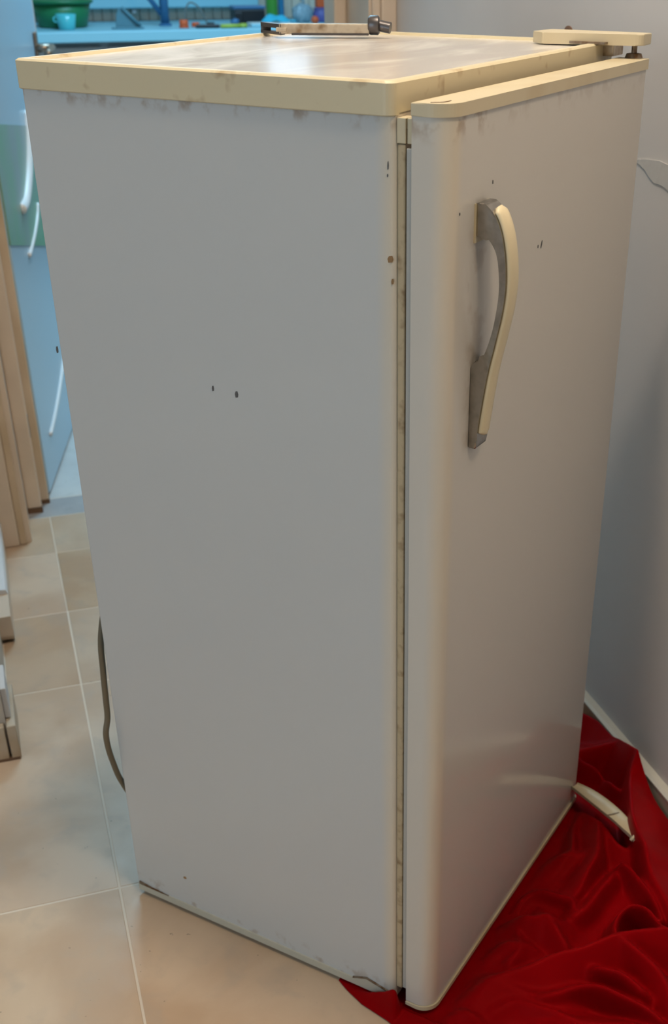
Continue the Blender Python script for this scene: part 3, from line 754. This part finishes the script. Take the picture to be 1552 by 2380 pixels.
def build_cloth():
    ny, nx = 400, 260
    yv = np.linspace(-0.42, 0.60, ny)
    xl = np.interp(yv, [-0.42, -0.25, -0.10, -0.04, -0.008, 0.03, 0.06, 0.081, 0.10, 0.14, 0.22, 0.60], [0.10, 0.07, 0.012, -0.018, -0.034, -0.058, -0.070, -0.076, -0.060, 0.0, 0.08, 0.42])
    xr = np.full_like(yv, XR - 0.018)
    u = np.linspace(0, 1, nx)
    X = xl[:, None] + (xr - xl)[:, None] * u[None, :]
    Y = np.repeat(yv[:, None], nx, 1)
    rng = np.random.RandomState(3)
    # wander of the fold lines
    wx = 0.006 * np.sin(31 * Y + 17 * X + 1.0) + 0.003 * np.sin(67 * Y - 41 * X)
    wy = 0.006 * np.sin(29 * X - 13 * Y + 0.6) + 0.003 * np.sin(73 * X + 31 * Y + 2)
    px, py = X + wx * 0.6, Y + wy * 0.6
    acc = np.zeros_like(X); K = 240.0
    base = 0.006 + 0.003 * np.sin(23 * X + 9 * Y) * np.sin(19 * Y - 5 * X)
    acc += np.exp(K * base)
    for pts, wl, wr in RIDGES:
        best = np.full_like(X, 1e9); hh = np.zeros_like(X); sg = np.zeros_like(X)
        P = catmull(pts, 4)
        for a, b in zip(P[:-1], P[1:]):
            ax, ay, ah = a; bx, by, bh = b
            dx, dy = bx - ax, by - ay; L2 = dx * dx + dy * dy + 1e-12
            t = np.clip(((px - ax) * dx + (py - ay) * dy) / L2, 0, 1)
            qx, qy = ax + t * dx, ay + t * dy
            d = np.hypot(px - qx, py - qy)
            cr = dx * (py - ay) - dy * (px - ax)
            m = d < best
            best = np.where(m, d, best); hh = np.where(m, ah + (bh - ah) * t, hh); sg = np.where(m, cr, sg)
        w = np.where(sg > 0, wl, wr)
        t = np.clip(best / w, 0, 1)
        prof = (1 - t) ** 1.35 * (1 + 0.35 * t)
        acc += np.exp(K * hh * prof) - 1.0
    Z = np.log(acc) / K
    for _ in range(5):
        Z[1:-1] = 0.25 * Z[:-2] + 0.5 * Z[1:-1] + 0.25 * Z[2:]
        Z[:, 1:-1] = 0.25 * Z[:, :-2] + 0.5 * Z[:, 1:-1] + 0.25 * Z[:, 2:]
    # fine creases
    cre = np.zeros_like(X)
    for k in range(26):
        th = rng.uniform(0, math.pi); ph = rng.uniform(0, 6.3); fq = rng.uniform(35, 95)
        cx_, cy_ = rng.uniform(0, 0.5), rng.uniform(-0.4, 0.5); sx_ = rng.uniform(0.03, 0.10)
        env = np.exp(-((X - cx_) ** 2 + (Y - cy_) ** 2) / (2 * sx_ ** 2))
        cre += env * (np.abs(np.sin((X * math.cos(th) + Y * math.sin(th)) * fq * 0.5 + ph)) ** 3)
    Z = Z + 0.003 * cre
    # squeezed flat below the fridge, free in front of it
    nxv, nyv = math.sin(rad(42)), -math.cos(rad(42))
    s_front = (X - 0.022) * nxv + (Y + 0.025) * nyv
    n2x, n2y = -math.cos(rad(42)), -math.sin(rad(42))
    s_left = (X + 0.0) * n2x + (Y - 0.0) * n2y
    lx = X * math.cos(rad(42)) + Y * math.sin(rad(42))
    s_right = lx - 0.552
    s = np.maximum(np.maximum(s_front, s_left), s_right)
    def ss(v, a, b):
        t = np.clip((v - a) / (b - a), 0, 1); return t * t * (3 - 2 * t)
    free = np.maximum(np.maximum(ss(s_front, 0.004, 0.05), ss(s_left, 0.002, 0.010)), ss(s_right, 0.002, 0.03))
    cap = 0.0045 + 0.0022 * np.sin(60 * X) * np.sin(60 * Y)
    cap = np.clip(cap, 0.002, 0.007)
    Z = np.where(free < 1, cap * (1 - free) + Z * free, Z)
    # nothing may stand in front of the door's open edge
    ly = -X * math.sin(rad(42)) + Y * math.cos(rad(42))
    keep = ss(ly, 0.004, 0.014)
    near_door = (1 - keep) * ss(lx, -0.05, -0.03) * (1 - ss(lx, 0.02, 0.05)) * ss(ly, -0.06, -0.035)
    Z = Z * (1 - near_door) + np.minimum(Z, 0.008) * near_door
    # hem: down to the tiles along the left edge
    edge = np.clip((X - xl[:, None]) / 0.03, 0, 1); edge = edge * edge * (3 - 2 * edge)
    Z = 0.0025 + (Z - 0.0025) * np.maximum(edge, 0.0)
    # folds lean over towards the open floor
    lean = 0.32 * np.clip(Z - 0.012, 0, None) * ss(s_front, 0.02, 0.06)
    X = X - 0.45 * lean; Y = Y - 0.9 * lean
    verts = np.stack([X, Y, Z], -1).reshape(-1, 3)
    faces = []
    for j in range(ny - 1):
        for i in range(nx - 1):
            a = j * nx + i; faces.append((a, a + 1, a + nx + 1, a + nx))
    me = bpy.data.meshes.new('red_cloth'); me.from_pydata(verts.tolist(), [], faces)
    me.polygons.foreach_set('use_smooth', [True] * len(me.polygons)); me.update()
    me.materials.append(MATS['red_satin'])
    o = bpy.data.objects.new('red_cloth', me); COL.objects.link(o)
    md = o.modifiers.new('thickness', 'SOLIDIFY'); md.thickness = 0.0012; md.offset = -1
    return o
tag(build_cloth(), 'crumpled red satin cloth spread on the floor under the refrigerator', 'cloth')

# ================================================================== the kitchen seen through the doorway
CT, CF = 0.946, 4.32
kc = empty('kitchen_counter', (0.4, CF, 0)); tag(kc, 'long white counter along the blue lit kitchen wall', 'counter')
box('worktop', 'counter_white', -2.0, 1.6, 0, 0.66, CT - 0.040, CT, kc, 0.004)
box('carcass', 'unit_grey', -1.98, 1.58, 0.06, 0.66, 0.08, CT - 0.041, kc)
for k in range(6):
    dd = box('unit_door', 'unit_grey', -1.96 + k * 0.59, -1.40 + k * 0.59, 0.04, 0.058, 0.10, CT - 0.06, kc, 0.003)
    bm = bmesh.new(); tube(bm, [(-1.46 + k * 0.59, 0.03, 0.70), (-1.46 + k * 0.59, 0.03, 0.80)], 0.006, 8); link('knob', bm, 'chrome', dd)
box('plinth', 'black_plastic', -1.98, 1.58, 0.10, 0.66, 0, 0.08, kc)
# grooved wall boards and the white shelf above them
wp = empty('trim_4', (0, 4.99, 0)); struct(wp)
m0 = None
for k in range(62):
    x = -0.62 + k * 0.042
    if m0 is None:
        m0 = box('wall_board', 'panel_wood', 0.001, 0.041, -0.012, 0.008, CT + 0.001, 1.13, wp, 0.003, 1); m0.location.x = x; continue
    c_ = m0.copy(); COL.objects.link(c_); c_.parent = wp; c_.location.x = x
sh = empty('wall_shelf', (0.4, 4.965, 1.0)); tag(sh, 'white wall shelf above the grooved boards behind the counter', 'shelf')
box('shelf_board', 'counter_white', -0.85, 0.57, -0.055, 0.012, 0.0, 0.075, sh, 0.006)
for x in (-0.5, 0.0, 0.45): box('shelf_bracket', 'unit_grey', x - 0.008, x + 0.008, -0.04, 0.0, -0.02, 0.0, sh)

def on_counter(name, x, y, label, cat, rz=0.0, z=CT + 0.0005):
    e_ = empty(name, (x, y, z), rz); return tag(e_, label, cat)
# green basin with rim
e_ = on_counter('plastic_basin', 0.06, 4.63, 'green plastic basin standing on the kitchen counter', 'basin')
bm = bmesh.new(); lathe(bm, [(0.09, 0), (0.10, 0.004), (0.122, 0.095), (0.118, 0.095), (0.096, 0.008), (0.04, 0.007)], 32); link('bowl', bm, 'green_plastic', e_, True)
bm = bmesh.new(); lathe(bm, [(0.121, 0.088), (0.132, 0.092), (0.134, 0.102), (0.122, 0.104), (0.119, 0.100)], 32); link('rim', bm, 'green_plastic', e_, True)
e_ = on_counter('plastic_cup', 0.060, 4.455, 'translucent turquoise cup in front of the green basin', 'cup')
bm = bmesh.new(); lathe(bm, [(0.030, 0), (0.032, 0.002), (0.042, 0.058), (0.040, 0.058), (0.030, 0.004), (0.01, 0.004)], 24); link('cup_body', bm, 'cyan_clear', e_, True)
bm = bmesh.new(); tube(bm, catmull([(-0.039, -0.004, 0.048), (-0.050, -0.004, 0.044), (-0.048, -0.004, 0.032), (-0.036, -0.004, 0.028)], 5), 0.003, 8); link('cup_handle', bm, 'cyan_clear', e_, True)
# leaning blue-grey dustpan
e_ = on_counter('dustpan', 0.285, 4.45, 'blue grey dustpan leaning upright on the counter', 'dustpan')
bm = bmesh.new(); prism(bm, [(-0.028, 0), (0.075, 0), (0.066, 0.012), (0.008, 0.074), (-0.010, 0.078), (-0.022, 0.05)], 1, 0.0, 0.012); link('pan', bm, 'blue_grey', e_)
bm = bmesh.new(); tube(bm, [(0.002, -0.006, 0.079), (0.074, -0.008, 0.008)], 0.006, 8); link('pan_rim', bm, 'blue_grey', e_, True)
box('pan_lip', 'blue_grey', -0.045, 0.085, -0.02, 0.012, 0, 0.006, e_, 0.002)
# blue stand
e_ = on_counter('metal_stand', 0.485, 4.60, 'dark blue upright post with slanting brace on the counter', 'stand')
bm = bmesh.new(); tube(bm, [(0, 0, 0.006), (0, 0, 0.26)], 0.019, 14); link('post', bm, 'navy_metal', e_, True)
bm = bmesh.new(); tube(bm, [(-0.014, 0, 0.045), (-0.13, 0, 0.20)], 0.011, 10); link('brace', bm, 'navy_metal', e_, True)
bm = bmesh.new(); lathe(bm, [(0.028, 0), (0.028, 0.006), (0.020, 0.010)], 20); link('base', bm, 'navy_metal', e_)
# orange pots
for (x, y, r, h, lab) in ((0.538, 4.44, 0.019, 0.030, 'larger bright orange pot on the counter, nearer the blue post'), (0.598, 4.50, 0.017, 0.016, 'smaller orange pot on the counter, under the grey cable')):
    e_ = on_counter('orange_pot', x, y, lab, 'pot'); e_['group'] = 'orange pots on the counter'
    bm = bmesh.new(); lathe(bm, [(r, 0), (r, h * 0.7), (r * 0.85, h), (r * 0.4, h)], 20); link('cap_shell', bm, 'orange_plastic', e_, True)
    bm = bmesh.new(); lathe(bm, [(r * 1.08, 0), (r * 1.08, h * 0.2), (r, h * 0.22)], 20); link('cap_ring', bm, 'orange_plastic', e_, True)
# cable loop
e_ = on_counter('cable_loop', 0.60, 4.62, 'thin grey cable standing in a loop behind the orange pots', 'cable')
bm = bmesh.new(); tube(bm, catmull([(-0.025, 0, 0.003), (-0.022, 0, 0.05), (-0.002, 0, 0.085), (0.03, 0, 0.075), (0.055, 0, 0.04), (0.07, 0, 0.003)], 7), 0.0035, 8); link('cable', bm, 'rubber_grey', e_, True)
bm = bmesh.new(); tube(bm, [(0.07, 0, 0.0045), (0.10, -0.01, 0.0045)], 0.0045, 8); link('plug', bm, 'black_plastic', e_, True)
# black tool and lime marker
e_ = on_counter('hand_tool', 0.645, 4.40, 'flat black hand tool lying in front of the grey cable', 'tool', -0.15)
bm = bmesh.new(); abox(bm, -0.065, 0.035, -0.010, 0.010, 0, 0.014, 0.004); link('tool_grip', bm, 'black_plastic', e_)
bm = bmesh.new(); abox(bm, 0.034, 0.075, -0.005, 0.005, 0.003, 0.010, 0.002); link('tool_blade', bm, 'dark_metal', e_)
e_ = on_counter('marker_pen', 0.735, 4.37, 'lime yellow marker lying on the counter beside the black box', 'marker', 0.1)
bm = bmesh.new(); tube(bm, [(-0.055, 0, 0.008), (0.03, 0, 0.008)], 0.008, 10); link('barrel', bm, 'lime_plastic', e_, True)
bm = bmesh.new(); tube(bm, [(0.03, 0, 0.008), (0.058, 0, 0.008)], 0.009, 10); link('pen_cap', bm, 'lime_plastic', e_, True)
# black box on white board, black plug
e_ = on_counter('white_board', 0.905, 4.45, 'white board lying under the blue cloth on the counter', 'board')
box('board', 'white_board', -0.085, 0.085, -0.05, 0.05, 0, 0.014, e_, 0.002); box('board_edge', 'counter_white', -0.087, 0.087, -0.052, -0.0505, 0.001, 0.012, e_)
e_ = on_counter('black_case', 0.845, 4.62, 'black equipment case standing on the counter behind the white board', 'case')
box('case_body', 'black_plastic', -0.062, 0.075, -0.05, 0.05, 0, 0.060, e_, 0.006); box('case_lid', 'navy_metal', -0.064, 0.077, -0.052, 0.052, 0.060, 0.072, e_, 0.004)
box('case_foot', 'black_plastic', -0.064, -0.03, -0.075, -0.051, 0, 0.05, e_, 0.004)
e_ = on_counter('power_plug', 0.757, 4.46, 'small dark blue plug left of the black case', 'plug')
bm = bmesh.new(); tube(bm, [(-0.012, 0, 0.012), (0.008, 0, 0.020), (0.02, 0, 0.02)], [0.012, 0.013, 0.008], 10); link('plug_body', bm, 'navy_metal', e_, True)
bm = bmesh.new(); tube(bm, catmull([(0.02, 0, 0.02), (0.03, 0.01, 0.012), (0.04, 0.05, 0.004)], 4), 0.003, 6); link('plug_lead', bm, 'black_plastic', e_, True)
# turquoise cloth
e_ = on_counter('cleaning_cloth', 0.955, 4.46, 'bright turquoise cloth crumpled on the white board', 'cloth', z=CT + 0.0155)
bm = bmesh.new()
G = 14; vv = []
for j in range(G):
    for i in range(G):
        u, v = i / (G - 1) * 2 - 1, j / (G - 1) * 2 - 1
        zz = max(0.0, 0.028 * math.exp(-((u + 0.45) ** 2 * 3 + v * v * 2)) + 0.014 * math.exp(-((u - 0.3) ** 2 * 6 + v * v * 3)) + 0.004 * math.sin(7 * u + 3 * v)) 
        vv.append(bm.verts.new((u * 0.072 + 0.01 * math.sin(3 * v), v * 0.035, 0.0015 + zz)))
for j in range(G - 1):
    for i in range(G - 1): bm.faces.new((vv[j * G + i], vv[j * G + i + 1], vv[(j + 1) * G + i + 1], vv[(j + 1) * G + i]))
co = link('cloth_folds', bm, 'cyan_cloth', e_, True); co.modifiers.new('t', 'SOLIDIFY').thickness = 0.002
# bottles and things at the right end
e_ = on_counter('green_bottle', 1.005, 4.80, 'tall green bottle standing against the wall boards', 'bottle')
bm = bmesh.new(); lathe(bm, [(0.024, 0), (0.026, 0.004), (0.026, 0.15), (0.012, 0.19), (0.011, 0.215)], 20); link('bottle_body', bm, 'bottle_green', e_, True)
bm = bmesh.new(); lathe(bm, [(0.013, 0.215), (0.013, 0.235)], 16); link('bottle_cap', bm, 'bottle_blue', e_)
e_ = on_counter('blue_bottle', 1.055, 4.83, 'slim blue bottle just right of the green bottle', 'bottle')
bm = bmesh.new(); lathe(bm, [(0.013, 0), (0.014, 0.004), (0.014, 0.16), (0.008, 0.19)], 16); link('bottle_body', bm, 'bottle_blue', e_, True)
bm = bmesh.new(); lathe(bm, [(0.009, 0.19), (0.009, 0.205)], 12); link('bottle_cap', bm, 'bottle_blue', e_)
e_ = on_counter('plastic_bag', 1.112, 4.66, 'crumpled clear bluish plastic bag beside the purple jar', 'bag')
bm = bmesh.new(); bmesh.ops.create_icosphere(bm, subdivisions=4, radius=1.0)
for v in bm.verts:
    c = v.co; k = 1 + 0.10 * math.sin(7 * c.x + 3 * c.z) * math.sin(6 * c.y + 2 * c.z) + 0.05 * math.sin(15 * c.x + 11 * c.y)
    v.co = (c.x * 0.046 * k, c.y * 0.040 * k, max(0.0, 0.036 + c.z * 0.040 * k))
link('bag_film', bm, 'bag_film', e_, True)
bm = bmesh.new(); tube(bm, [(0, 0, 0.072), (0.006, 0, 0.085), (-0.004, 0, 0.098)], [0.008, 0.005, 0.012], 8); link('bag_knot', bm, 'bag_film', e_, True)
e_ = on_counter('orange_ball', 1.125, 4.50, 'small orange ball in front of the clear plastic bag', 'ball')
bm = bmesh.new(); bmesh.ops.create_uvsphere(bm, u_segments=20, v_segments=12, radius=0.017); bmesh.ops.translate(bm, verts=bm.verts[:], vec=(0, 0, 0.017)); link('ball', bm, 'orange_plastic', e_, True)
bm = bmesh.new(); lathe(bm, [(0.0172, 0.0160), (0.0176, 0.017), (0.0172, 0.0180)], 20); link('ball_seam', bm, 'orange_plastic', e_, True)
e_ = on_counter('storage_jar', 1.205, 4.68, 'purple jar with red orange box on it at the doorway edge', 'jar')
bm = bmesh.new(); lathe(bm, [(0.036, 0), (0.040, 0.004), (0.042, 0.034), (0.034, 0.046), (0.034, 0.050)], 24); link('jar_body', bm, 'purple_plastic', e_, True)
bm = bmesh.new(); lathe(bm, [(0.036, 0.050), (0.036, 0.056), (0.03, 0.058)], 24); link('jar_lid', bm, 'purple_plastic', e_)
e_ = on_counter('orange_carton', 1.212, 4.68, 'red orange carton standing on the purple jar', 'carton', z=CT + 0.0592)
box('carton_body', 'orange_plastic', -0.032, 0.032, -0.022, 0.022, 0, 0.10, e_, 0.002); box('carton_flap', 'orange_plastic', -0.032, 0.032, -0.024, -0.022, 0.06, 0.10, e_)
